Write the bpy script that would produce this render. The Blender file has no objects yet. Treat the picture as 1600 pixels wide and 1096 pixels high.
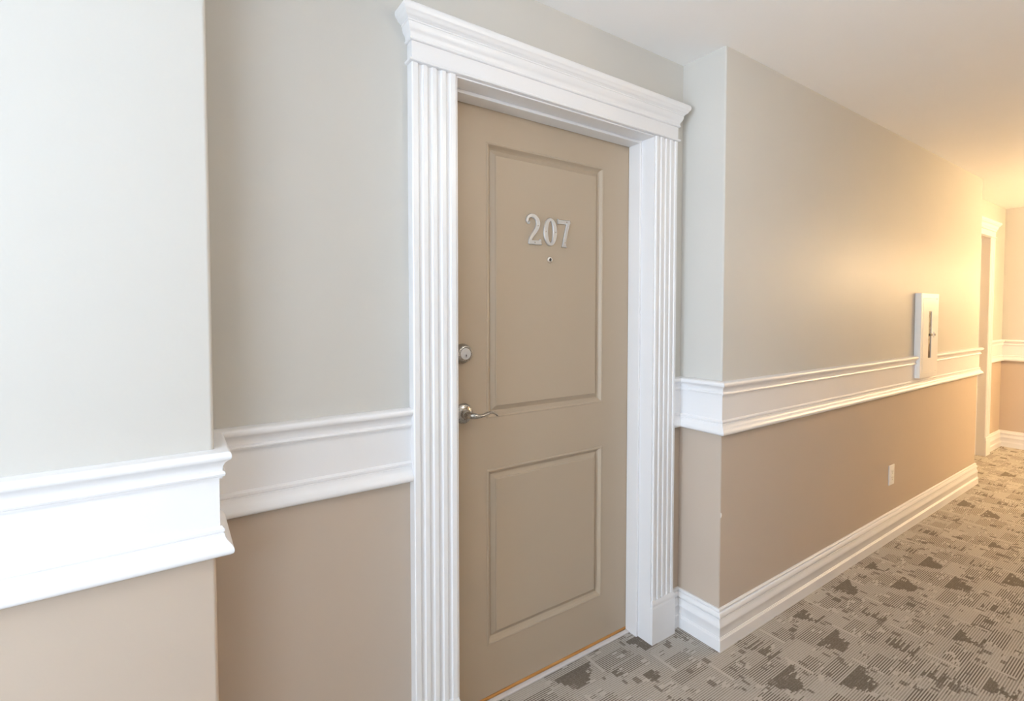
import bpy, bmesh, math, random
import numpy as np
from mathutils import Vector, Matrix

random.seed(7)
S = bpy.context.scene
COL = S.collection

# ------------------------------------------------------------------ camera
cam_data = bpy.data.cameras.new("camera")
cam = bpy.data.objects.new("camera", cam_data)
COL.objects.link(cam)
cam.location = (0.0, -1.1473, 1.3487)
cam.rotation_euler = (math.radians(90 - 1.876), 0, math.radians(-34.437))
cam_data.sensor_width = 36.0
cam_data.lens = 778.374 / 1600 * 36.0
cam_data.shift_y = -33.93 / 1600
cam_data.clip_start = 0.02
S.camera = cam

# ------------------------------------------------------------------ light and exposure
WORLD_STRENGTH = 13.8
WORLD_COLOUR = (0.775, 0.86, 1.0)
LAMP_COLOUR = (1.0, 0.68, 0.36)
LAMP_STRENGTH = 238.0
FILL_COLOUR = (1.0, 0.92, 0.82)  # added globe lamp, fill light near the numbered door
FILL_STRENGTH = 23.5
EXPOSURE = 0.22

world = bpy.data.worlds.new("sky")
S.world = world
world.use_nodes = True
bgn = world.node_tree.nodes["Background"]
bgn.inputs[0].default_value = (*WORLD_COLOUR, 1)
bgn.inputs[1].default_value = WORLD_STRENGTH

S.view_settings.view_transform = 'Standard'
S.view_settings.look = 'None'
S.view_settings.gamma = 1.0
S.view_settings.exposure = EXPOSURE
S.view_settings.use_curve_mapping = False
S.cycles.max_bounces = 16
S.cycles.diffuse_bounces = 10
S.cycles.glossy_bounces = 4
S.cycles.transparent_max_bounces = 8
S.cycles.caustics_reflective = False
S.cycles.caustics_refractive = False
S.cycles.use_denoising = True

# ------------------------------------------------------------------ dimensions (metres)
XW = -2.50                     # corridor end with the window
XL, XC = 0.067, 1.7919         # alcove of the numbered door
X2, X3 = 5.2111, 6.9047        # alcove of the far door
XE = 10.2                      # far end of the corridor
D = 0.1964                     # depth of the alcoves
YF = -1.75                     # opposite corridor wall
H = 2.3806
WT = 0.42                      # rear of the wall bodies
ZSPLIT = 0.965                 # paint change behind the chair rail
COL_L, CIL, CIR, COR = 0.5635, 0.7022, 1.5879, 1.7194
CYF = 0.1635                   # face of the casing
YD = 0.2923                    # face of the door
FAR_DX = 4.690                 # the far door sits this much further along
WY0, WY1, WZ0, WZ1 = -1.65, -0.10, 0.15, 2.28   # window opening

VX0, VX1 = -1.80, -0.45       # unseen second window, added in the opposite wall to brighten the door side

VZ0, VZ1 = 1.45, 2.05          # its height

# portals at the end window and the added side window so that daylight is sampled well
def portal(loc, rot, sx, sy):
    pl = bpy.data.lights.new("window_daylight", 'AREA')
    pl.shape = 'RECTANGLE'
    pl.size, pl.size_y = sx, sy
    pl.cycles.is_portal = True
    po = bpy.data.objects.new("window_daylight", pl)
    COL.objects.link(po)
    po.location = loc; po.rotation_euler = rot
portal((XW - 0.16, (WY0 + WY1) / 2, (WZ0 + WZ1) / 2), (0, math.radians(-90), 0), WZ1 - WZ0, WY1 - WY0)
portal(((VX0 + VX1) / 2, YF - 0.16, (VZ0 + VZ1) / 2), (math.radians(90), 0, 0), VX1 - VX0, VZ1 - VZ0)

# ------------------------------------------------------------------ materials
def new_mat(name):
    m = bpy.data.materials.new(name)
    m.use_nodes = True
    nt = m.node_tree
    b = nt.nodes["Principled BSDF"]
    return m, nt, b

def paint(name, rgb, rough=0.5, spec=0.5, var=0.03, bump=0.05, scale=180.0, coat=0.0):
    """painted surface: faint roller stipple and a very slight mottling of the paint itself"""
    m, nt, b = new_mat(name)
    N, L = nt.nodes, nt.links
    geo = N.new("ShaderNodeNewGeometry")
    n1 = N.new("ShaderNodeTexNoise"); n1.inputs["Scale"].default_value = 2.3
    n1.inputs["Detail"].default_value = 3
    L.new(geo.outputs["Position"], n1.inputs["Vector"])
    mr = N.new("ShaderNodeMapRange")
    mr.inputs[3].default_value = 1 - var; mr.inputs[4].default_value = 1 + var
    L.new(n1.outputs[0], mr.inputs[0])
    mx = N.new("ShaderNodeVectorMath"); mx.operation = 'SCALE'
    mx.inputs[0].default_value = rgb
    L.new(mr.outputs[0], mx.inputs["Scale"])
    L.new(mx.outputs[0], b.inputs["Base Color"])
    b.inputs["Roughness"].default_value = rough
    b.inputs["Specular IOR Level"].default_value = spec
    if coat:
        b.inputs["Coat Weight"].default_value = coat
    if bump:
        n2 = N.new("ShaderNodeTexNoise"); n2.inputs["Scale"].default_value = scale
        n2.inputs["Detail"].default_value = 2
        L.new(geo.outputs["Position"], n2.inputs["Vector"])
        bp = N.new("ShaderNodeBump"); bp.inputs["Strength"].default_value = bump
        bp.inputs["Distance"].default_value = 0.002
        L.new(n2.outputs[0], bp.inputs["Height"])
        L.new(bp.outputs[0], b.inputs["Normal"])
    return m

def metal(name, rgb, rough=0.3, brushed=True):
    m, nt, b = new_mat(name)
    N, L = nt.nodes, nt.links
    b.inputs["Base Color"].default_value = (*rgb, 1)
    b.inputs["Metallic"].default_value = 1.0
    b.inputs["Roughness"].default_value = rough
    if brushed:
        tc = N.new("ShaderNodeTexCoord")
        n = N.new("ShaderNodeTexNoise"); n.inputs["Scale"].default_value = 260
        L.new(tc.outputs["Object"], n.inputs["Vector"])
        mr = N.new("ShaderNodeMapRange")
        mr.inputs[3].default_value = rough * 0.8; mr.inputs[4].default_value = rough * 1.25
        L.new(n.outputs[0], mr.inputs[0]); L.new(mr.outputs[0], b.inputs["Roughness"])
    return m

M = {}
M['wall_up'] = paint("upper_wall_paint", (0.56, 0.548, 0.515), rough=0.43, spec=0.14, bump=0.06)
M['wall_lo'] = paint("lower_wall_paint", (0.505, 0.425, 0.35), rough=0.58, spec=0.2, bump=0.06)
M['trim'] = paint("white_trim_paint", (0.76, 0.76, 0.77), rough=0.33, var=0.01, bump=0.015, scale=60)
M['door'] = paint("door_paint", (0.435, 0.355, 0.265), rough=0.42, var=0.03, bump=0.03, scale=90)
M['ceiling'] = paint("ceiling_paint", (0.90, 0.90, 0.90), rough=0.75, var=0.015, bump=0.10, scale=120)
M['nickel'] = metal("satin_nickel", (0.44, 0.41, 0.37), 0.28)
M['chrome'] = metal("pale_satin_metal", (0.80, 0.83, 0.87), 0.42)
M['bright'] = metal("chrome_ring", (0.92, 0.92, 0.94), 0.30, False)
M['strip'] = paint("pale_threshold_strip", (0.66, 0.63, 0.63), rough=0.35, var=0.02, bump=0.02)
M['black'] = paint("dark_recess", (0.012, 0.012, 0.013), rough=0.3, var=0, bump=0)
M['smoke'] = paint("smoked_acrylic", (0.045, 0.036, 0.03), rough=0.12, var=0, bump=0)
M['cabinet'] = paint("cabinet_enamel", (0.84, 0.84, 0.83), rough=0.3, var=0.01, bump=0.01)
M['plastic'] = paint("ivory_plastic", (0.80, 0.78, 0.74), rough=0.35, var=0.01, bump=0)
M['plaster'] = paint("bare_plaster", (0.82, 0.80, 0.76), rough=0.9, var=0.02, bump=0.1)

def leak_glow_mat():  # orange grain stands in for warm light from under the door
    m, nt, b = new_mat("leak_glow_sill")
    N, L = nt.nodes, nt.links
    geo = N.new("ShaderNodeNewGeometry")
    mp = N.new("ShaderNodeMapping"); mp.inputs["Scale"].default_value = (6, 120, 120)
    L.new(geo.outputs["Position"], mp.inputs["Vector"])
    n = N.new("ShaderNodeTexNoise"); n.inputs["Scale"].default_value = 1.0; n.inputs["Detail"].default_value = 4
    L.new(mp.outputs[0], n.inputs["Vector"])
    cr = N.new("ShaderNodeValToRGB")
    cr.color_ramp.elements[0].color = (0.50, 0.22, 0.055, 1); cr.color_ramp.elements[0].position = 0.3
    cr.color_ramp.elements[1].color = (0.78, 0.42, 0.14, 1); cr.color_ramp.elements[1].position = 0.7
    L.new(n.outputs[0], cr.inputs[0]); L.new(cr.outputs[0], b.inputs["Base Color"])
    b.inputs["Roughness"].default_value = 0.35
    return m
M['leak_glow'] = leak_glow_mat()

def glass_mat():
    m, nt, b = new_mat("window_glass")
    N, L = nt.nodes, nt.links
    tr = N.new("ShaderNodeBsdfTransparent"); tr.inputs[0].default_value = (0.95, 0.97, 0.97, 1)
    gl = N.new("ShaderNodeBsdfGlossy"); gl.inputs["Roughness"].default_value = 0.02
    lw = N.new("ShaderNodeLayerWeight"); lw.inputs[0].default_value = 0.5
    pw = N.new("ShaderNodeMath"); pw.operation = 'POWER'; pw.inputs[1].default_value = 5.0
    fr = N.new("ShaderNodeMapRange"); fr.inputs[3].default_value = 0.04; fr.inputs[4].default_value = 0.9
    L.new(lw.outputs["Facing"], pw.inputs[0]); L.new(pw.outputs[0], fr.inputs[0])
    mx = N.new("ShaderNodeMixShader")
    L.new(fr.outputs[0], mx.inputs[0]); L.new(tr.outputs[0], mx.inputs[1]); L.new(gl.outputs[0], mx.inputs[2])
    L.new(mx.outputs[0], N["Material Output"].inputs["Surface"])
    return m
M['glass'] = glass_mat()

def lamp_mat(nm, colour, strength):
    m, nt, b = new_mat(nm)
    b.inputs["Base Color"].default_value = (0.9, 0.88, 0.82, 1)
    b.inputs["Emission Color"].default_value = (*colour, 1)
    b.inputs["Emission Strength"].default_value = strength
    return m
M['lamp'] = lamp_mat('lit_opal_bowl', LAMP_COLOUR, LAMP_STRENGTH)
M['fill_globe'] = lamp_mat('added_fill_globe', FILL_COLOUR, FILL_STRENGTH)

def carpet_mat():
    """loop pile: rows of yarn 3.2 mm wide run along the corridor; two yarn tones are woven per cell"""
    m, nt, b = new_mat("patterned_carpet")
    N, L = nt.nodes, nt.links
    geo = N.new("ShaderNodeNewGeometry")
    sep = N.new("ShaderNodeSeparateXYZ"); L.new(geo.outputs["Position"], sep.inputs[0])
    def math_(op, a, bb=None):
        n = N.new("ShaderNodeMath"); n.operation = op
        for i, v in enumerate((a, bb)):
            if v is None: continue
            if isinstance(v, (int, float)): n.inputs[i].default_value = v
            else: L.new(v, n.inputs[i])
        return n.outputs[0]
    aa = N.new("ShaderNodeAttribute"); aa.attribute_name = "yarn_a"
    ab = N.new("ShaderNodeAttribute"); ab.attribute_name = "yarn_b"
    row = math_('FRACT', math_('DIVIDE', math_('ADD', sep.outputs[1], 100.0), 0.0075))
    pick = math_('GREATER_THAN', row, 0.52)
    mixt = N.new("ShaderNodeMix"); mixt.data_type = 'FLOAT'
    L.new(pick, mixt.inputs[0]); L.new(ab.outputs["Fac"], mixt.inputs[2]); L.new(aa.outputs["Fac"], mixt.inputs[3])
    # loop speckle
    mp = N.new("ShaderNodeMapping"); mp.inputs["Scale"].default_value = (140, 310, 1); mp.inputs["Rotation"].default_value = (0, 0, 0.21); mp.inputs["Location"].default_value = (0.3, 0.7, 0.37)
    L.new(geo.outputs["Position"], mp.inputs["Vector"])
    sp = N.new("ShaderNodeTexNoise"); sp.inputs["Scale"].default_value = 1.0; sp.inputs["Detail"].default_value = 2
    L.new(mp.outputs[0], sp.inputs["Vector"])
    t2 = math_('ADD', mixt.outputs[0], math_('MULTIPLY', math_('SUBTRACT', sp.outputs[0], 0.5), 0.55))
    cr = N.new("ShaderNodeValToRGB")
    cr.color_ramp.elements[0].color = (0.485, 0.455, 0.415, 1); cr.color_ramp.elements[0].position = 0.08
    cr.color_ramp.elements[1].color = (0.155, 0.132, 0.108, 1); cr.color_ramp.elements[1].position = 0.95
    L.new(t2, cr.inputs[0])
    L.new(cr.outputs[0], b.inputs["Base Color"])
    b.inputs["Roughness"].default_value = 0.95
    b.inputs["Specular IOR Level"].default_value = 0.15
    hh = math_('ADD', math_('MULTIPLY', math_('SINE', math_('MULTIPLY', row, 12.566)), 0.5), sp.outputs[0])
    bp = N.new("ShaderNodeBump"); bp.inputs["Strength"].default_value = 0.5; bp.inputs["Distance"].default_value = 0.002
    L.new(hh, bp.inputs["Height"]); L.new(bp.outputs[0], b.inputs["Normal"])
    return m
M['carpet'] = carpet_mat()

# ------------------------------------------------------------------ mesh helpers
def link(name, bm, mats, parent=None, smooth=False, loc=None):
    me = bpy.data.meshes.new(name)
    bmesh.ops.recalc_face_normals(bm, faces=bm.faces)
    bm.to_mesh(me); bm.free()
    for mm in (mats if isinstance(mats, (list, tuple)) else [mats]):
        me.materials.append(M[mm])
    if smooth:
        me.polygons.foreach_set("use_smooth", [True] * len(me.polygons))
        if hasattr(me, "set_sharp_from_angle"):
            me.set_sharp_from_angle(angle=math.radians(35))
    o = bpy.data.objects.new(name, me)
    COL.objects.link(o)
    if parent: o.parent = parent
    if loc: o.location = loc
    return o

def empty(name, loc=(0, 0, 0)):
    o = bpy.data.objects.new(name, None)
    o.empty_display_size = 0.05
    COL.objects.link(o)
    o.location = loc
    return o

def structure(o, label, cat):
    o["kind"] = "structure"; o["label"] = label; o["category"] = cat
    return o

def thing(o, label, cat, group=None):
    o["label"] = label; o["category"] = cat
    if group: o["group"] = group
    return o

def local(bm, root):
    """shift a mesh written in room coordinates to its root's own space"""
    bmesh.ops.translate(bm, verts=bm.verts, vec=-Vector(root.location))
    return bm

def add_box(bm, x0, x1, y0, y1, z0, z1, bevel=0.0, seg=2, mat=0):
    vs = [bm.verts.new(c) for c in ((x0,y0,z0),(x1,y0,z0),(x1,y1,z0),(x0,y1,z0),(x0,y0,z1),(x1,y0,z1),(x1,y1,z1),(x0,y1,z1))]
    fs = [bm.faces.new([vs[i] for i in f]) for f in ((0,3,2,1),(4,5,6,7),(0,1,5,4),(1,2,6,5),(2,3,7,6),(3,0,4,7))]
    for f in fs: f.material_index = mat
    if bevel:
        es = list({e for f in fs for e in f.edges})
        bmesh.ops.bevel(bm, geom=es, offset=bevel, segments=seg, profile=0.5, affect='EDGES')

def box(x0, x1, y0, y1, z0, z1, bevel=0.0, seg=2):
    bm = bmesh.new(); add_box(bm, x0, x1, y0, y1, z0, z1, bevel, seg); return bm

def prism(poly, zs, mats):
    """plan polygon extruded through the heights zs; mats[i] is the slot of the band zs[i]..zs[i+1]"""
    bm = bmesh.new()
    rings = [[bm.verts.new((x, y, z)) for x, y in poly] for z in zs]
    n = len(poly)
    for k in range(len(zs) - 1):
        for i in range(n):
            f = bm.faces.new((rings[k][i], rings[k][(i+1) % n], rings[k+1][(i+1) % n], rings[k+1][i]))
            f.material_index = mats[k]
    bm.faces.new(list(reversed(rings[0]))).material_index = mats[0]
    bm.faces.new(rings[-1]).material_index = mats[-1]
    return bm

def arc(cx, cy, r, a0, a1, n=6):
    return [(cx + r*math.cos(math.radians(a0 + (a1-a0)*i/n)), cy + r*math.sin(math.radians(a0 + (a1-a0)*i/n))) for i in range(n+1)]

def sweep(profile, path, out):
    """profile: closed list of (projection, z); path: plan polyline; out=+1: projection to the left of travel"""
    bm = bmesh.new()
    P = [Vector(p) for p in path]
    n = len(P)
    nrm = []
    for i in range(n - 1):
        d = (P[i+1] - P[i]).normalized()
        nrm.append(Vector((-d.y, d.x)) * out)
    rings = []
    for i in range(n):
        if i == 0: m = nrm[0]
        elif i == n - 1: m = nrm[-1]
        else:
            a, b = nrm[i-1], nrm[i]
            m = (a + b) / (1 + a.dot(b))
        rings.append([bm.verts.new((P[i].x + m.x*q, P[i].y + m.y*q, z)) for q, z in profile])
    k = len(profile)
    for i in range(n - 1):
        for j in range(k):
            bm.faces.new((rings[i][j], rings[i][(j+1) % k], rings[i+1][(j+1) % k], rings[i+1][j]))
    bm.faces.new(rings[0]); bm.faces.new(list(reversed(rings[-1])))
    return bm

def curve(pts, n=5):
    """Catmull-Rom through profile points"""
    out = []
    P = [pts[0]] + list(pts) + [pts[-1]]
    for i in range(1, len(P) - 2):
        p0, p1, p2, p3 = P[i-1], P[i], P[i+1], P[i+2]
        for s in range(n):
            t = s / n
            out.append(tuple(0.5*((2*p1[k]) + (-p0[k]+p2[k])*t + (2*p0[k]-5*p1[k]+4*p2[k]-p3[k])*t*t + (-p0[k]+3*p1[k]-3*p2[k]+p3[k])*t**3) for k in (0, 1)))
    out.append(pts[-1])
    return out

def lathe(prof, axis_o, seg=32, ax='y', bm=None, mat=0):
    """prof: (radius, distance along -y from axis_o); caps closed where radius is 0"""
    bm = bm or bmesh.new()
    ox, oy, oz = axis_o
    rings = []
    for r, t in prof:
        if r < 1e-6:
            rings.append([bm.verts.new((ox, oy - t, oz) if ax == 'y' else (ox, oy, oz - t))])
        else:
            ring = []
            for i in range(seg):
                a = 2*math.pi*i/seg
                if ax == 'y': ring.append(bm.verts.new((ox + r*math.cos(a), oy - t, oz + r*math.sin(a))))
                else: ring.append(bm.verts.new((ox + r*math.cos(a), oy + r*math.sin(a), oz - t)))
            rings.append(ring)
    for a, b in zip(rings[:-1], rings[1:]):
        if len(a) == 1 and len(b) == 1: continue
        for i in range(seg):
            j = (i+1) % seg
            if len(a) == 1: f = bm.faces.new((a[0], b[i], b[j]))
            elif len(b) == 1: f = bm.faces.new((a[i], a[j], b[0]))
            else: f = bm.faces.new((a[i], a[j], b[j], b[i]))
            f.material_index = mat
    return bm

def tube(path, radii, seg=16, squash=(1, 1)):
    """closed tube; radii may be pairs (across, up)"""
    bm = bmesh.new()
    P = [Vector(p) for p in path]
    rings = []
    for i, p in enumerate(P):
        d = (P[min(i+1, len(P)-1)] - P[max(i-1, 0)]).normalized()
        up = Vector((0, 0, 1))
        side = d.cross(up)
        if side.length < 1e-4: side = Vector((1, 0, 0))
        side.normalize(); up2 = side.cross(d).normalized()
        r = radii[i]
        ra, rb = r if isinstance(r, tuple) else (r, r)
        rings.append([bm.verts.new(p + side*ra*math.cos(2*math.pi*k/seg) + up2*rb*math.sin(2*math.pi*k/seg)) for k in range(seg)])
    for a, b in zip(rings[:-1], rings[1:]):
        for k in range(seg):
            bm.faces.new((a[k], a[(k+1) % seg], b[(k+1) % seg], b[k]))
    bm.faces.new(rings[0]); bm.faces.new(list(reversed(rings[-1])))
    return bm

# ------------------------------------------------------------------ the room shell
R = 0.007
BANDS = ([0.0, ZSPLIT, H], [1, 0])
WM = ['wall_up', 'wall_lo']

left_poly = [(XW, 0)] + arc(XL - R, R, R, -90, 0) + [(XL, WT), (XW, WT)]
structure(link("wall_left", prism(left_poly, *BANDS), WM, smooth=True),
          "two-tone grey and beige corridor wall before the door alcove, nearest the window", "wall")
right_poly = arc(XC + R, R, R, 180, 270) + arc(X2 - R, R, R, -90, 0) + [(X2, WT), (XC, WT)]
wall_right = structure(link("wall_right", prism(right_poly, *BANDS), WM, smooth=True),
          "two-tone corridor wall between the two door alcoves, cream above tan", "wall")
end_poly = arc(X3 + R, R, R, 180, 270) + [(XE, 0), (XE, WT), (X3, WT)]
structure(link("wall_beyond", prism(end_poly, *BANDS), WM, smooth=True),
          "two-tone corridor wall past the far door alcove", "wall")

def door_wall(name, x0, x1, dx, label):
    """alcove wall with the door opening, split at the paint line"""
    bm = bmesh.new()
    ol, orr, oz = CIL - 0.02 + dx, CIR + 0.02 + dx, 2.07
    for a, b in ((x0, ol), (orr, x1)):
        add_box(bm, a, b, D, WT, 0, ZSPLIT, mat=1)
        add_box(bm, a, b, D, WT, ZSPLIT, H, mat=0)
    add_box(bm, ol, orr, D, WT, oz, H, mat=0)
    return structure(link(name, bm, WM), label, "wall")
door_wall("wall_alcove", XL, XC, 0, "grey and tan recessed wall around the door numbered 207")
door_wall("wall_recess", X2, X3, FAR_DX, "brightly lit cream recessed wall around the far white-framed door")

bm = bmesh.new()
for a, b in ((XW - 0.2, VX0), (VX1, XE)):
    add_box(bm, a, b, YF - 0.2, YF, 0, ZSPLIT, mat=1); add_box(bm, a, b, YF - 0.2, YF, ZSPLIT, H, mat=0)
add_box(bm, VX0, VX1, YF - 0.2, YF, 0, ZSPLIT, mat=1); add_box(bm, VX0, VX1, YF - 0.2, YF, ZSPLIT, VZ0, mat=0); add_box(bm, VX0, VX1, YF - 0.2, YF, VZ1, H, mat=0)
structure(link("wall_opposite", bm, WM), "two-tone corridor wall facing the doors", "wall")
bm = bmesh.new()
add_box(bm, XE, XE + 0.15, YF - 0.15, WT, 0, ZSPLIT, mat=1); add_box(bm, XE, XE + 0.15, YF - 0.15, WT, ZSPLIT, H, mat=0)
structure(link("wall_far", bm, WM), "two-tone wall closing the far end of the corridor", "wall")
bm = bmesh.new()
for a, b, c, d, mt in ((YF, WY0, 0, ZSPLIT, 1), (YF, WY0, ZSPLIT, H, 0), (WY1, WT, 0, ZSPLIT, 1), (WY1, WT, ZSPLIT, H, 0), (WY0, WY1, 0, WZ0, 1), (WY0, WY1, WZ1, H, 0)):
    add_box(bm, XW - 0.2, XW, a, b, c, d, mat=mt)
structure(link("wall_window", bm, WM), "end wall of the corridor around the tall window", "wall")

structure(link("ceiling", box(XW - 0.2, XE + 0.15, YF - 0.15, WT, H, H + 0.12), 'ceiling'), "plain white painted corridor ceiling", "ceiling")

# windows: written along u (across) and v (depth, outwards negative), then mapped to their wall
def window(name, u0, u1, z0, z1, place, label):
    def bx(a, b, v0, v1, c, d, bev=0):
        p0, p1 = place(a, v0), place(b, v1)
        return (min(p0[0], p1[0]), max(p0[0], p1[0]), min(p0[1], p1[1]), max(p0[1], p1[1]), c, d, bev)
    um = (u0 + u1) / 2
    c = place(um, -0.10)
    win = structure(empty(name, (c[0], c[1], z0)), label, "window")
    bm = bmesh.new()
    for a, b, c_, d in ((u0, u0+.06, z0, z1), (u1-.06, u1, z0, z1), (u0+.06, u1-.06, z0, z0+.06), (u0+.06, u1-.06, z1-.06, z1)):
        add_box(bm, *bx(a, b, -.14, -.06, c_, d))
    link("window_frame", local(bm, win), 'trim', win)
    link("mullion", local(box(*bx(um - .025, um + .025, -.13, -.07, z0 + .06, z1 - .06, .004)), win), 'trim', win)
    for a, b in ((u0 + .06, um - .025), (um + .025, u1 - .06)):
        link("pane", local(box(*bx(a, b, -.102, -.098, z0 + .06, z1 - .06)), win), 'glass', win)
    link("window_sill", local(box(*bx(u0 - .04, u1 + .04, -.06, .04, z0 - .025, z0, .006)), win), 'trim', win)
window("window_1", WY0, WY1, WZ0, WZ1, lambda u, v: (XW + v, u), "tall white-framed window closing the end of the corridor")
window("added_window", VX0, VX1, VZ0, VZ1, lambda u, v: (u, YF + v), "unseen white-framed window added in the wall facing the doors for more light")

# ------------------------------------------------------------------ carpet
def make_floor():
    sx, sy = 0.0125, 0.0075
    x0, x1 = XW - 0.2, XE + 0.1
    y0 = math.floor((YF - 0.1 + 100) / sy) * sy - 100
    nx = int(round((x1 - x0) / sx)); ny = int(math.ceil((0.40 - y0) / sy))
    rng = np.random.default_rng(11)
    A = np.full((ny, nx), 0.58, np.float32)      # tone of the pattern yarn (0 light .. 1 dark)
    B = np.full((ny, nx), 0.02, np.float32)      # tone of the ground yarn
    # ground: weakly striped zones of changing tone
    def rect(arr, xa, ya, w, h, val, ragged=0.0, add=False):
        """ya is the upper (larger y) edge"""
        j1 = int((ya - y0) / sy); j0 = int((ya - h - y0) / sy)
        for j in range(max(j0, 0), min(max(j1, j0 + 1), ny)):
            a = xa + rng.uniform(-ragged, ragged); b = xa + w + rng.uniform(-ragged, ragged)
            i0 = int(round((a - x0) / sx)); i1 = max(i0 + 1, int(round((b - x0) / sx)))
            arr[j, max(i0, 0):max(0, min(i1, nx))] = val
    PX, PY = 0.376, 0.150
    rows = int((0.45 - YF) / PY) + 2
    offs = {}
    for r in range(-3, rows):
        odd = r % 2
        offs[r] = {0: 1.762, 1: 1.975}[odd] + (0.0 if r % 4 < 2 else 0.115) + rng.uniform(-.02, .02)
    offs.update({2: 1.762, -1: 1.133, 1: 2.627, 3: 3.861, 4: 2.639})
    cells = []
    for r in range(-3, rows):
        k0 = int((x0 - offs[r]) / PX) - 1; k1 = int((x1 - offs[r]) / PX) + 1
        cells += [(r, k, offs[r] + k * PX, -0.207 + PY * (2 - r)) for k in range(k0, k1 + 1)]
    for r, k, u, ytop in cells:          # striped zones
        rect(A, u - .02, ytop + .07, .17, .10, rng.choice([.55, .72, .88]), .006)
        rect(A, u + .18, ytop + .05, .19, .09, rng.choice([.34, .44, .54]), .006)
        # strong stripes above the dark block
        rect(A, u + rng.uniform(-.03, .01), ytop + .065, rng.uniform(.13, .17), rng.uniform(.045, .06), rng.uniform(.95, 1.1), .006)
        # strong stripes to the lower right
        rect(A, u + .19 + rng.uniform(-.02, .02), ytop - .02, rng.uniform(.09, .16), rng.uniform(.05, .075), rng.uniform(.88, 1.08), .006)
        # plain light gaps
        rect(A, u + .165 + rng.uniform(0, .02), ytop + .03, .0125, .11, .08)
    for r, k, u, ytop in cells:          # dark blocks, combs and dashes
        big = (rng.random() < 0.36)
        if r == 2 and k in (0, 1, 4): big = True
        if r == -1 and k in (0, 1): big = True
        if r in (1, 3, 4) and k == 0: big = True
        hgt = .088
        if r in (0,):
            # small squares only
            rect(A, u + .06, ytop - .02, .05, .045, .95); rect(B, u + .06, ytop - .02, .05, .045, .85)
        elif big:
            n = int(hgt / sy); sc = 1 if rng.random() < .7 else .6
            for q in range(n):
                t = q / n
                a = u + .045 * t + rng.uniform(-.008, .008) * (t > .3)
                b = u + .175 * sc - .06 * t - (rng.uniform(0, .028) if t > .25 else 0)
                if t > .85: b = a + rng.uniform(.05, .085)
                rect(A, a, ytop - q*sy, b - a, sy, .93); rect(B, a, ytop - q*sy, b - a, sy, .86)
        elif rng.random() < .88:
            # comb: a dark spine across the rows with teeth along them
            n = 13
            for q in range(n):
                ln = rng.choice([.025, .05, .0875, .1125])
                a = u + .02 + rng.uniform(-.006, .006)
                rect(A, a, ytop - q*sy, ln, sy, .93)
                if rng.random() < .62: rect(B, a, ytop - q*sy, ln * .7, sy, .8)
        # small square
        if rng.random() < .35:
            a = u + rng.uniform(.2, .3); yy = ytop - rng.uniform(0, .1)
            w = rng.uniform(.03, .05); h = rng.uniform(.022, .04)
            rect(A, a, yy, w, h, .92); rect(B, a, yy, w, h, .8)
        # dashes that lie across the rows
        for _ in range(8):
            a = u + rng.uniform(-.02, .36); yy = ytop + rng.uniform(-.1, .07)
            h = rng.choice([.015, .0225, .03]); w = rng.choice([.0125, .0125, .025])
            rect(A, a, yy, w, h, .92); rect(B, a, yy, w, h, .62)
        # broken short dots
        for _ in range(9):
            a = u + rng.uniform(0, .36); yy = ytop + rng.uniform(-.1, .07)
            for q in range(rng.integers(2, 6)):
                rect(A, a + rng.choice([0, .0125]), yy - q*sy, .025, sy, rng.choice([.1, .85]))
    xs = (x0 + np.arange(nx + 1) * sx); ys = (y0 + np.arange(ny + 1) * sy)
    V = np.zeros(((ny + 1) * (nx + 1), 3), np.float32)
    V[:, 0] = np.tile(xs, ny + 1); V[:, 1] = np.repeat(ys, nx + 1)
    jj, ii = np.meshgrid(np.arange(ny), np.arange(nx), indexing='ij')
    a = (jj * (nx + 1) + ii).ravel()
    Fv = np.stack([a, a + 1, a + nx + 2, a + nx + 1], 1).astype(np.int32)
    me = bpy.data.meshes.new("floor")
    me.vertices.add(len(V)); me.vertices.foreach_set("co", V.ravel())
    me.loops.add(Fv.size); me.loops.foreach_set("vertex_index", Fv.ravel())
    me.polygons.add(len(Fv))
    me.polygons.foreach_set("loop_start", np.arange(0, Fv.size, 4, dtype=np.int32))
    me.update(calc_edges=True)
    for nm, arr in (("yarn_a", A), ("yarn_b", B)):
        at = me.attributes.new(nm, 'FLOAT', 'FACE')
        at.data.foreach_set("value", arr.ravel())
    me.materials.append(M['carpet'])
    o = bpy.data.objects.new("floor", me); COL.objects.link(o)
    structure(o, "grey-brown corridor carpet with stripes and dark broken blocks", "carpet")
    return o
make_floor()

# ------------------------------------------------------------------ baseboards and chair rails
BASE = [(0, 0), (.0210, 0), (.0210, .046), (.0195, .0475), (.0195, .0500), (.0180, .0515), (.0180, .0545), (.0165, .0560), (.0160, .0885)] \
    + curve([(.0172, .0905), (.0178, .0950), (.0160, .1030), (.0128, .1120), (.0108, .1205)], 3) \
    + [(.0108, .1215), (.0078, .1235), (.0078, .1262), (.0125, .1275)] \
    + curve([(.0142, .1290), (.0150, .1350), (.0128, .1430), (.0092, .1490)], 3) \
    + [(.0058, .1505), (.0058, .1528), (.0092, .1540), (.0090, .1595), (.0065, .1625), (0, .1630)]
CAP = [(0, 1.0195), (.0125, 1.0195), (.0125, 1.0225), (.0165, 1.0245), (.0180, 1.0285), (.0165, 1.0325), (.0130, 1.0345)] \
    + curve([(.0128, 1.036), (.0140, 1.044), (.0185, 1.052), (.0255, 1.0575)], 4) \
    + curve([(.0268, 1.0585), (.0285, 1.0640), (.0265, 1.0715), (.0190, 1.0755)], 4) + [(.013, 1.0765), (0, 1.0765)]
FRIEZE = [(0, .9230), (.0075, .9230), (.0075, 1.0195), (0, 1.0195)]
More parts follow.
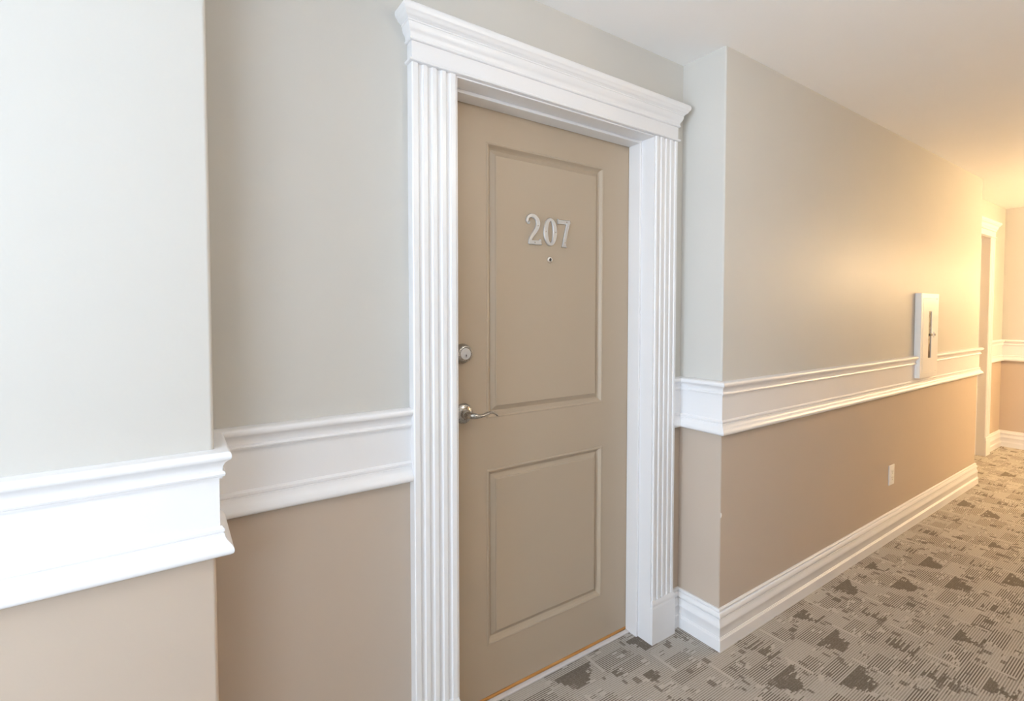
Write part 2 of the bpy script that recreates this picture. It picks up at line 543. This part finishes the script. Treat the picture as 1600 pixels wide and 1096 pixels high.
FOOT = [(0, .8640), (.0180, .8640)] + curve([(.0220, .8655), (.0285, .8700), (.0300, .8775), (.0270, .8850)], 4) \
    + curve([(.0240, .8890), (.0180, .8960), (.0150, .9040), (.0145, .9080)], 4) \
    + [(.0125, .9090), (.0125, .9110), (.0148, .9125), (.0148, .9180), (.0125, .9195), (.0105, .9230), (0, .9230)]

CAB0, CAB1 = 3.8428, 4.1552
CABZ0, CABZ1, CABD = 0.9364, 1.4689, 0.0335

def chair_rail(name, path, label, gap=None):
    """three mouldings stacked; the gap is where the cabinet interrupts the upper two"""
    t = structure(empty(name, (path[0][0], path[0][1], .8640)), label, "chair rail")
    if gap:
        i, g0, g1 = gap
        pa = path[:i+1] + [(g0, path[i][1])]; pb = [(g1, path[i][1])] + path[i+1:]
        halves = (pa, pb)
        link("frieze_board", local(sweep([(0, .9230), (.0075, .9230), (.0075, CABZ0), (0, CABZ0)], [(g0, path[i][1]), (g1, path[i][1])], -1), t), 'trim', t)
    else:
        halves = (path,)
    for h in halves:
        link("cap_moulding", local(sweep(CAP, h, -1), t), 'trim', t, True)
        link("frieze_board", local(sweep(FRIEZE, h, -1), t), 'trim', t, True)
    link("foot_moulding", local(sweep(FOOT, path, -1), t), 'trim', t, True)
    return t

FCL, FCR = COL_L + FAR_DX, COR + FAR_DX
PLX = .004
run_a = [(XW, 0), (XL, 0), (XL, D), (COL_L, D)]
run_b = [(COR, D), (XC, D), (XC, 0), (X2, 0), (X2, D), (FCL, D)]
run_c = [(FCR, D), (X3, D), (X3, 0), (XE, 0)]
chair_rail("trim_1", run_a, "white chair rail wrapping the wall corner before the numbered door")
chair_rail("trim_2", run_b, "white chair rail running behind the extinguisher cabinet", (2, CAB0, CAB1))
chair_rail("trim_3", run_c, "white chair rail past the far door")
chair_rail("trim_4", [(XE, YF), (XW, YF)], "white chair rail on the wall facing the doors")

def off(path, i, dx):
    q = list(path); q[i] = (q[i][0] + dx, q[i][1]); return q
structure(link("baseboard_left", sweep(BASE, off(run_a, -1, -PLX), -1), 'trim', smooth=True), "tall white baseboard along the wall before the numbered door", "baseboard")
structure(link("baseboard_right", sweep(BASE, off(off(run_b, 0, PLX), -1, -PLX), -1), 'trim', smooth=True), "tall white moulded baseboard between the two door alcoves", "baseboard")
structure(link("baseboard_beyond", sweep(BASE, off(run_c, 0, PLX), -1), 'trim', smooth=True), "tall white baseboard past the far door", "baseboard")
structure(link("baseboard_opposite", sweep(BASE, [(XE, YF), (XW, YF)], -1), 'trim', smooth=True), "tall white baseboard on the wall facing the doors", "baseboard")

# ------------------------------------------------------------------ door surround
def fluted_leg(x0, x1):
    """pilaster casing: four round flutes"""
    w = x1 - x0
    th = D - CYF
    n = 4
    pitch = 0.0288; fw = 0.0165
    first = x0 + (w - pitch*(n-1)) / 2
    front = [(x0, CYF + .003), (x0 + .003, CYF)]
    for i in range(n):
        c = first + i*pitch
        for k in range(9):
            a = math.pi * k / 8
            front.append((c - fw/2*math.cos(a), CYF + .0068*math.sin(a)))
    front += [(x1 - .003, CYF), (x1, CYF + .003)]
    return front + [(x1, D), (x0, D)]

CROWN = [(0, 2.1010), (.0060, 2.1010), (.0090, 2.1030), (.0095, 2.1065), (.0065, 2.1095)] \
    + curve([(.0065, 2.1110), (.0085, 2.1200), (.0150, 2.1280), (.0185, 2.1370), (.0190, 2.1440)], 4) \
    + [(.0215, 2.1455), (.0215, 2.1490), (.0260, 2.1510)] \
    + curve([(.0270, 2.1525), (.0330, 2.1560), (.0375, 2.1620), (.0420, 2.1660)], 3) \
    + curve([(.0430, 2.1680), (.0450, 2.1750), (.0430, 2.1830), (.0370, 2.1880)], 4) + [(.030, 2.1895), (0, 2.1895)]
BEAD = [(0, 2.0440), (.0040, 2.0440), (.0072, 2.0456), (.0085, 2.0490), (.0072, 2.0524), (.0040, 2.0540), (0, 2.0540)]

def surround(name, dx, label):
    t = structure(empty(name, ((COL_L + COR)/2 + dx, D, 0)), label, "door frame")
    def put(nm, bm, mt='trim', sm=False):
        bmesh.ops.translate(bm, verts=bm.verts, vec=(dx, 0, 0))
        return link(nm, local(bm, t), mt, t, sm)
    ptop = .178
    for x0, x1 in ((COL_L, CIL), (CIR, COR)):
        put("fluted_casing", prism(fluted_leg(x0, x1), [ptop - .004, 2.0440], [0]), sm=True)
        # plinth with a moulded top edge
        prof = [(0, 0), (.0055, 0), (.0055, .146), (.0050, .150), (.0030, .153), (.0030, .156)] + curve([(.0040, .158), (.0042, .166), (.0022, .173), (.0005, ptop)], 3) + [(0, ptop)]
        bm = sweep([(p + .0, z) for p, z in prof], [(x0, D), (x0, CYF), (x1, CYF), (x1, D)], -1)
        add_box(bm, x0, x1, CYF, D, 0, ptop)
        put("plinth_block", bm, sm=True)
    put("head_board", box(COL_L, COR, CYF, D, 2.0440, 2.1895))
    put("bead_moulding", sweep(BEAD, [(COL_L, D), (COL_L, CYF), (COR, CYF), (COR, D)], -1), sm=True)
    put("crown_moulding", sweep([(p_ * .80, z_) for p_, z_ in CROWN], [(COL_L, D), (COL_L, CYF), (COR, CYF), (COR, D)], -1), sm=True)
    # jamb, stops
    jl, jr, jz = CIL + .006, CIR - .006, 2.0395
    y0, y1 = CYF + .006, WT
    put("jamb", box(jl - .026, jl, y0, y1, 0, jz + .026))
    put("jamb", box(jr, jr + .026, y0, y1, 0, jz + .026))
    put("head_jamb", box(jl, jr, y0, y1, jz, jz + .026))
    sl, sr, sz = jl + .0115, jr - .0115, 2.0285
    put("door_stop", box(jl, sl, .2310, YD - .001, 0, jz, .002))
    put("door_stop", box(sr, jr, .2310, YD - .001, 0, jz, .002))
    put("door_stop", box(sl, sr, .2310, YD - .001, sz, jz, .002))
    # sill, its orange painted in for the warm light leaking under the door
    put("leak_glow_sill", box(jl, jr, YD + .0005, WT, .0, .011, .002), 'leak_glow')
    put("threshold_strip", box(sl + .001, sr - .001, .2690, YD - .005, .0, .0065, .002), 'strip')
    return t
surround("trim_5", 0, "white door frame with fluted pilasters and crowned head around door 207")
surround("trim_6", FAR_DX, "white fluted door frame in the far brightly lit alcove")

# ------------------------------------------------------------------ door leaf
PLx, PRx = .8825, 1.4277
PANELS = ((.9873, 1.9216), (.1937, .8101))
def leaf_mesh(x0, x1, z0, z1, y):
    bm = bmesh.new()
    xs = [x0, PLx, PRx, x1]
    zs = [z0, PANELS[1][0], PANELS[1][1], PANELS[0][0], PANELS[0][1], z1]
    g = {}
    for i, x in enumerate(xs):
        for j, z in enumerate(zs):
            g[i, j] = bm.verts.new((x, y, z))
    for i in range(3):
        for j in range(5):
            if i == 1 and j in (1, 3): continue
            bm.faces.new((g[i, j], g[i+1, j], g[i+1, j+1], g[i, j+1]))
    rings = [(.0010, -.0016), (.0045, -.0026), (.0080, -.0014), (.0095, .0020), (.0150, .0090), (.0205, .0130), (.0225, .0134), (.0375, .0050), (.0385, .0024), (.0405, .0012)]
    for j in (1, 3):
        prev = [g[1, j], g[2, j], g[2, j+1], g[1, j+1]]
        a0, a1, b0, b1 = xs[1], xs[2], zs[j], zs[j+1]
        for o, dep in rings:
            cur = [bm.verts.new(c) for c in ((a0+o, y+dep, b0+o), (a1-o, y+dep, b0+o), (a1-o, y+dep, b1-o), (a0+o, y+dep, b1-o))]
            for k in range(4):
                bm.faces.new((prev[k], prev[(k+1) % 4], cur[(k+1) % 4], cur[k]))
            prev = cur
        bm.faces.new(prev)
    # edges and back
    yb = y + .044
    bk = [bm.verts.new(c) for c in ((x0, yb, z0), (x1, yb, z0), (x1, yb, z1), (x0, yb, z1))]
    bm.faces.new(list(reversed(bk)))
    loops = [[g[i, 0] for i in range(4)], [g[3, j] for j in range(6)], [g[i, 5] for i in (3, 2, 1, 0)], [g[0, j] for j in range(5, -1, -1)]]
    corners = [(bk[0], bk[1]), (bk[1], bk[2]), (bk[2], bk[3]), (bk[3], bk[0])]
    for lp, (a, b) in zip(loops, corners):
        bm.faces.new(list(reversed(lp)) + [a, b])
    return bm

def lever_set(root, x, z, sgn=1):
    """rose, neck and a wave lever"""
    def rel(bm): return local(bm, root)
    rose = link("lever_handle", rel(lathe([(0, 0), (.0335, 0), (.0338, .003), (.0320, .0075), (.0270, .0115), (.0205, .0140), (.0180, .0150), (0, .0150)], (x, YD, z), 40)), 'nickel', root, True)
    link("collar", rel(lathe([(0, .0149), (.0150, .0150), (.0150, .0260), (.0135, .0275), (0, .0275)], (x, YD, z), 28)), 'nickel', rose, True)
    # neck turns into the lever
    pts = [(0, .026, 0), (0, .036, 0), (.002*sgn, .045, 0), (.008*sgn, .0525, -.0005), (.018*sgn, .0565, -.002), (.030*sgn, .0575, -.0035),
           (.044*sgn, .0575, -.002), (.058*sgn, .0572, .0025), (.070*sgn, .0565, .0050), (.082*sgn, .0555, .0030), (.093*sgn, .0545, -.0035), (.101*sgn, .0535, -.0095), (.1035*sgn, .0533, -.0115)]
    rad = [(.0105, .0105), (.0102, .0102), (.0100, .0100), (.0095, .0098), (.0085, .0088), (.0080, .0066), (.0082, .0052), (.0085, .0044), (.0086, .0040), (.0083, .0036), (.0074, .0030), (.0052, .0024), (.0020, .0012)]
    link("lever", rel(tube([(x + a, YD - b, z + c) for a, b, c in pts], rad, 18)), 'nickel', rose, True)
    return rose

def deadbolt(root, x, z):
    def rel(bm): return local(bm, root)
    d = link("deadbolt", rel(lathe([(0, 0), (.0325, 0), (.0328, .002), (.0320, .0060), (.0285, .0185), (.0255, .0225), (.0225, .0240), (.0205, .0240), (.0200, .0225), (0, .0225)], (x, YD, z), 40)), 'nickel', root, True)
    link("lock_cylinder", rel(lathe([(0, .0224), (.0188, .0225), (.0188, .0245), (.0178, .0255), (0, .0255)], (x, YD, z), 36)), 'chrome', d, True)
    link("key_plug", rel(lathe([(0, .0254), (.0075, .0255), (.0075, .0268), (.0068, .0274), (0, .0274)], (x, YD, z - .005), 24)), 'chrome', d, True)
    bm = box(x - .0008, x + .0008, YD - .0279, YD - .0270, z - .0105, z - .0015)
    add_box(bm, x - .0016, x + .0016, YD - .0279, YD - .0270, z - .0060, z - .0035)
    link("keyway", rel(bm), 'black', d)

def make_door(name, dx, label, numbered):
    t = structure(empty(name, ((CIL + CIR)/2, YD, .013)), label, "door")
    link("door_leaf", local(leaf_mesh(CIL + .010, CIR - .010, .015, 2.0345, YD), t), 'door', t)
    lever_set(t, .7905, 1.0155)
    deadbolt(t, .7890, 1.2143)
    if numbered:
        pe = link("peephole", local(lathe([(0, 0), (.0108, 0), (.0110, .0020), (.0096, .0048), (.0066, .0056), (.0060, .0040), (0, .0040)], (1.1550, YD, 1.5425), 28), t), 'bright', t, True)
        link("lens", local(lathe([(.0059, .0039), (.0050, .0048), (.0030, .0054), (0, .0056)], (1.1550, YD, 1.5425), 20), t), 'smoke', pe, True)
        numerals(t)
    t.location.x += dx
    return t

# raised metal numerals: outlines in millimetres, extruded and bevelled
def ribbon(path, widths, close=False):
    """outline polygon of a variable-width stroke"""
    P = [Vector(p) for p in path]; n = len(P)
    L_, R_ = [], []
    for i, p in enumerate(P):
        d = (P[min(i+1, n-1)] - P[max(i-1, 0)]).normalized()
        nn = Vector((-d.y, d.x)) * widths[i] * 1.16 / 2
        L_.append(p + nn); R_.append(p - nn)
    return L_, R_

def extrude_strip(bm, Ls, Rs, ox, oz, y, th, bev):
    """stroke with a chamfered front; y is the back plane"""
    n = len(Ls)
    def v(p, d): return bm.verts.new((ox + p.x/1000, y - d, oz + p.y/1000))
    rows = []
    for a, b in zip(Ls, Rs):
        c = (a + b) / 2
        ia = a + (c - a).normalized() * bev; ib = b + (c - b).normalized() * bev
        rows.append([v(a, 0), v(a, th*.55), v(ia, th), v(ib, th), v(b, th*.55), v(b, 0)])
    for r0, r1 in zip(rows[:-1], rows[1:]):
        for k in range(6):
            bm.faces.new((r0[k], r0[(k+1) % 6], r1[(k+1) % 6], r1[k]))
    bm.faces.new(rows[0]); bm.faces.new(list(reversed(rows[-1])))

def smooth_path(pts, n=6):
    xs = curve([(p[0], p[1]) for p in pts], n); ws = curve([(p[2], 0) for p in pts], n)
    return xs, [w[0] for w in ws]

def numerals(t):
    th = .0055
    def screw(o, sx_, sz_):
        link("screw", local(lathe([(0, th - .0004), (.0022, th - .0003), (.0021, th + .0004), (.0012, th + .0008), (0, th + .0009)], (sx_, YD, sz_), 12), t), 'nickel', o, True)
    # 2: hooked top, sweeping neck, flat foot
    ox, oz = 1.0470, 1.5930
    bm = bmesh.new()
    p2 = [(8, 77, 10), (4, 84, 10), (8, 95, 10), (20, 101.5, 11), (36, 100, 13), (48, 90, 15), (52, 77, 15.5), (48, 62, 15), (38, 46, 13.5), (26, 31, 12.5), (18, 17, 12), (16, 6, 12), (16, 1, 12)]
    pa, wa = smooth_path(p2)
    extrude_strip(bm, *ribbon(pa, wa), ox, oz, YD, th, 1.5)
    pf, wf = smooth_path([(12, 6.5, 13), (30, 7.5, 13.5), (50, 7.5, 13.5), (63, 8.5, 14), (66, 9, 16)])
    extrude_strip(bm, *ribbon(pf, wf), ox, oz, YD, th - .0002, 1.5)
    pf2, wf2 = smooth_path([(61, 8, 12), (62.5, 15, 9), (63.5, 20, 6)])
    extrude_strip(bm, *ribbon(pf2, wf2), ox, oz, YD, th - .0004, 2.0)
    ball = lathe([(0, 0), (.0068, 0), (.0068, th*.55), (.0045, th), (0, th)], (ox + .0095, YD, oz + .0775), 16)
    me = bpy.data.meshes.new("tmp"); ball.to_mesh(me); ball.free(); bm.from_mesh(me); bpy.data.meshes.remove(me)
    o2 = link("door_number", local(bm, t), 'chrome', t, True); o2["label"] = "silver metal numeral 2"
    screw(o2, ox + .0505, oz + .068); screw(o2, ox + .037, oz + .0072)
    # 0
    ox, oz = 1.1560, 1.6440
    bm = bmesh.new()
    n = 40
    Lr, Rr = [], []
    for i in range(n + 1):
        a = 2*math.pi*i/n
        Lr.append(Vector((31.5*math.cos(a), 51*math.sin(a)))); Rr.append(Vector((11.5*math.cos(a), 39*math.sin(a))))
    extrude_strip(bm, Lr, Rr, ox, oz, YD, th, 1.5)
    o0 = link("door_number", local(bm, t), 'chrome', t, True); o0["label"] = "silver metal numeral 0"
    screw(o0, ox - .022, oz); screw(o0, ox + .022, oz)
    # 7
    ox, oz = 1.1880, 1.5925
    bm = bmesh.new()
    ps, ws = smooth_path([(55, 98, 15), (52, 84, 13.5), (46, 62, 12.5), (40, 38, 12.5), (36, 18, 13.5), (34.5, 7, 16), (34, 0, 22)])
    extrude_strip(bm, *ribbon(ps, ws), ox, oz, YD, th, 1.5)
    pb, wb = smooth_path([(2, 93.5, 18), (6, 93.5, 14), (20, 93.5, 12.5), (40, 94, 13), (52, 94.5, 13.5), (62, 96, 13)])
    extrude_strip(bm, *ribbon(pb, wb), ox, oz, YD, th - .0002, 1.5)
    o7 = link("door_number", local(bm, t), 'chrome', t, True); o7["label"] = "silver metal numeral 7"
    screw(o7, ox + .045, oz + .0942); screw(o7, ox + .0365, oz + .017)

make_door("door_1", 0, "tan two-panel apartment door with silver number 207 and lever handle", True)
make_door("door_2", FAR_DX, "tan two-panel door recessed in the far alcove", False)

# ------------------------------------------------------------------ extinguisher cabinet on the corridor wall
cab = thing(empty("extinguisher_cabinet", ((CAB0 + CAB1)/2, 0, CABZ0)), "white wall cabinet with a tall narrow dark window set into the chair rail", "cabinet")
def cput(nm, bm, mt, par=cab, sm=False): return link(nm, local(bm, cab), mt, par, sm)
F0, F1 = CAB0, CAB1
# tapered surround: body with a bevelled front edge
cput("body", box(F0, F1, -CABD + .004, -.0005, CABZ0, CABZ1, .002), 'cabinet')
bm = bmesh.new()
fw = .030
for a, b, c, d in ((F0, F0+fw, CABZ0, CABZ1), (F1-fw, F1, CABZ0, CABZ1), (F0+fw, F1-fw, CABZ0, CABZ0+fw), (F0+fw, F1-fw, CABZ1-fw, CABZ1)):
    add_box(bm, a, b, -CABD, -CABD + .0045, c, d)
cput("frame", bm, 'cabinet')
dx0, dx1, dz0, dz1 = F0 + fw + .0035, F1 - fw - .0035, CABZ0 + fw + .0035, CABZ1 - fw - .0035
sx0, sx1, sz0, sz1 = 3.9745, 4.0300, 1.0570, 1.3560
bm = bmesh.new()
for a, b, c, d in ((dx0, sx0, dz0, dz1), (sx1, dx1, dz0, dz1), (sx0, sx1, dz0, sz0), (sx0, sx1, sz1, dz1)):
    add_box(bm, a, b, -CABD - .0010, -CABD + .0045, c, d)
door = cput("cabinet_door", bm, 'cabinet')
cput("glazing", box(sx0, sx1, -CABD + .0020, -CABD + .0042, sz0, sz1), 'smoke', door)
cput("pull", box(sx0 + .018, sx1 + .004, -CABD - .0060, -CABD + .0015, 1.198, 1.214, .003), 'black', door)
latch = cput("latch_plate", box(4.0640, 4.0960, -CABD - .0045, -CABD - .0012, 1.1880, 1.2240, .0015), 'cabinet', door)
cput("lock", lathe([(0, 0), (.008, 0), (.008, .003), (.006, .004), (0, .004)], (4.080, -CABD - .0040, 1.206), 18), 'nickel', door, True)

# ------------------------------------------------------------------ outlet low on the corridor wall
ow0, ow1, oz0, oz1 = 3.4860, 3.5620, .3230, .4425
out = thing(empty("wall_outlet", ((ow0 + ow1)/2, 0, oz0)), "small ivory wall outlet above the baseboard on the tan wall", "outlet")
def oput(nm, bm, mt, par=out, sm=False): return link(nm, local(bm, out), mt, par, sm)
oput("cover_plate", box(ow0, ow1, -.0060, 0, oz0, oz1, .0025, 3), 'plastic')
xm, zm = (ow0 + ow1)/2, (oz0 + oz1)/2
ins = oput("receptacle", box(xm - .0170, xm + .0170, -.0085, -.0055, zm - .0340, zm + .0340, .0015), 'plastic')
for s in (-1, 1):
    c = zm + s*.018
    for k in (-1, 1):
        oput("slot", box(xm + k*.0065 - .0010, xm + k*.0065 + .0010, -.0088, -.0080, c - .001, c + .0075), 'black', ins)
    oput("ground_hole", lathe([(0, 0), (.0024, 0), (.0024, .0005), (0, .0006)], (xm, -.0083, c - .0075), 12), 'black', ins)
for s in (-1, 1):
    oput("screw", lathe([(0, 0), (.0032, 0), (.0028, .0012), (0, .0015)], (xm, -.0058, zm + s*.0475), 14), 'plastic')

# small chip in the paint on the wall corner
bm = bmesh.new()
cz = .540
for (dxa, ya, w_, h_) in ((0, 0, 0, 0),):
    pts = [(-.0006, .010), (.006, .008), (.0085, .001), (.0065, -.008), (.002, -.0125), (-.0006, -.007)]
    lo = [bm.verts.new((XC + .003 + a*.9, -.0003, cz + b)) for a, b in pts]
    hi = [bm.verts.new((XC + .003 + a*.75, -.0016, cz + b*.8)) for a, b in pts]
    for k in range(6): bm.faces.new((lo[k], lo[(k+1) % 6], hi[(k+1) % 6], hi[k]))
    bm.faces.new(hi); bm.faces.new(list(reversed(lo)))
link("paint_chip", bm, 'plaster', wall_right)

# ------------------------------------------------------------------ wall sconces
def wall_sconce(x, z, label):
    """opal half-bowl on a round back plate, fixed to the wall that faces the doors"""
    t = thing(empty("wall_sconce", (x, YF, z)), label, "lamp")
    def put(nm, bm, mt): return link(nm, local(bm, t), mt, t, True)
    bp_ = lathe([(0, 0), (.060, 0), (.060, -.012), (.050, -.018), (0, -.018)], (x, YF, z), 36)
    put("back_plate", bp_, 'nickel')
    put("bracket_arm", tube([(x, YF + .016, z - .01), (x, YF + .05, z - .022), (x, YF + .115, z - .062), (x, YF + .165, z - .070)], [.008]*4, 14), 'nickel')
    c = (x, YF + .165, z)
    put("bowl_holder", lathe([(0, .078), (.032, .076), (.036, .066), (.032, .060), (0, .060)], c, 24, 'z'), 'nickel')
    put("glass_bowl", lathe([(0, .061), (.050, .058), (.090, .042), (.120, .014), (.136, -.026), (.141, -.070), (.134, -.070), (.129, -.026), (.113, .010), (.084, .036), (.045, .052), (0, .055)], c, 36, 'z'), 'lamp')
wall_sconce(6.0, 1.80, "opal glass wall sconce glowing across from the far alcove")
wall_sconce(9.3, 1.80, "opal glass wall sconce near the closed end of the corridor")

def fill_lamp(x, y, label):  # unseen globe lamp, added to lift walls, floor and ceiling by the door
    t = thing(empty("added_fill_lamp", (x, y, H)), label, "lamp")
    def put(nm, bm, mt): return link(nm, local(bm, t), mt, t, True)
    put("canopy", lathe([(0, 0), (.070, 0), (.072, .006), (.060, .020), (.020, .028), (0, .028)], (x, y, H), 36, 'z'), 'nickel')
    put("stem", lathe([(0, .0275), (.009, .0275), (.009, .085), (0, .085)], (x, y, H), 16, 'z'), 'nickel')
    put("globe_holder", lathe([(0, .084), (.030, .084), (.040, .096), (.042, .104), (0, .104)], (x, y, H), 28, 'z'), 'nickel')
    n = 18
    put("glass_globe", lathe([(.110*math.sin(math.radians(18 + 162*i/n)) if i < n else 0, .200 - .110*math.cos(math.radians(18 + 162*i/n))) for i in range(n + 1)], (x, y, H), 36, 'z'), 'fill_globe')
fill_lamp(1.30, -1.20, "unseen round globe lamp added as fill light near the numbered door")
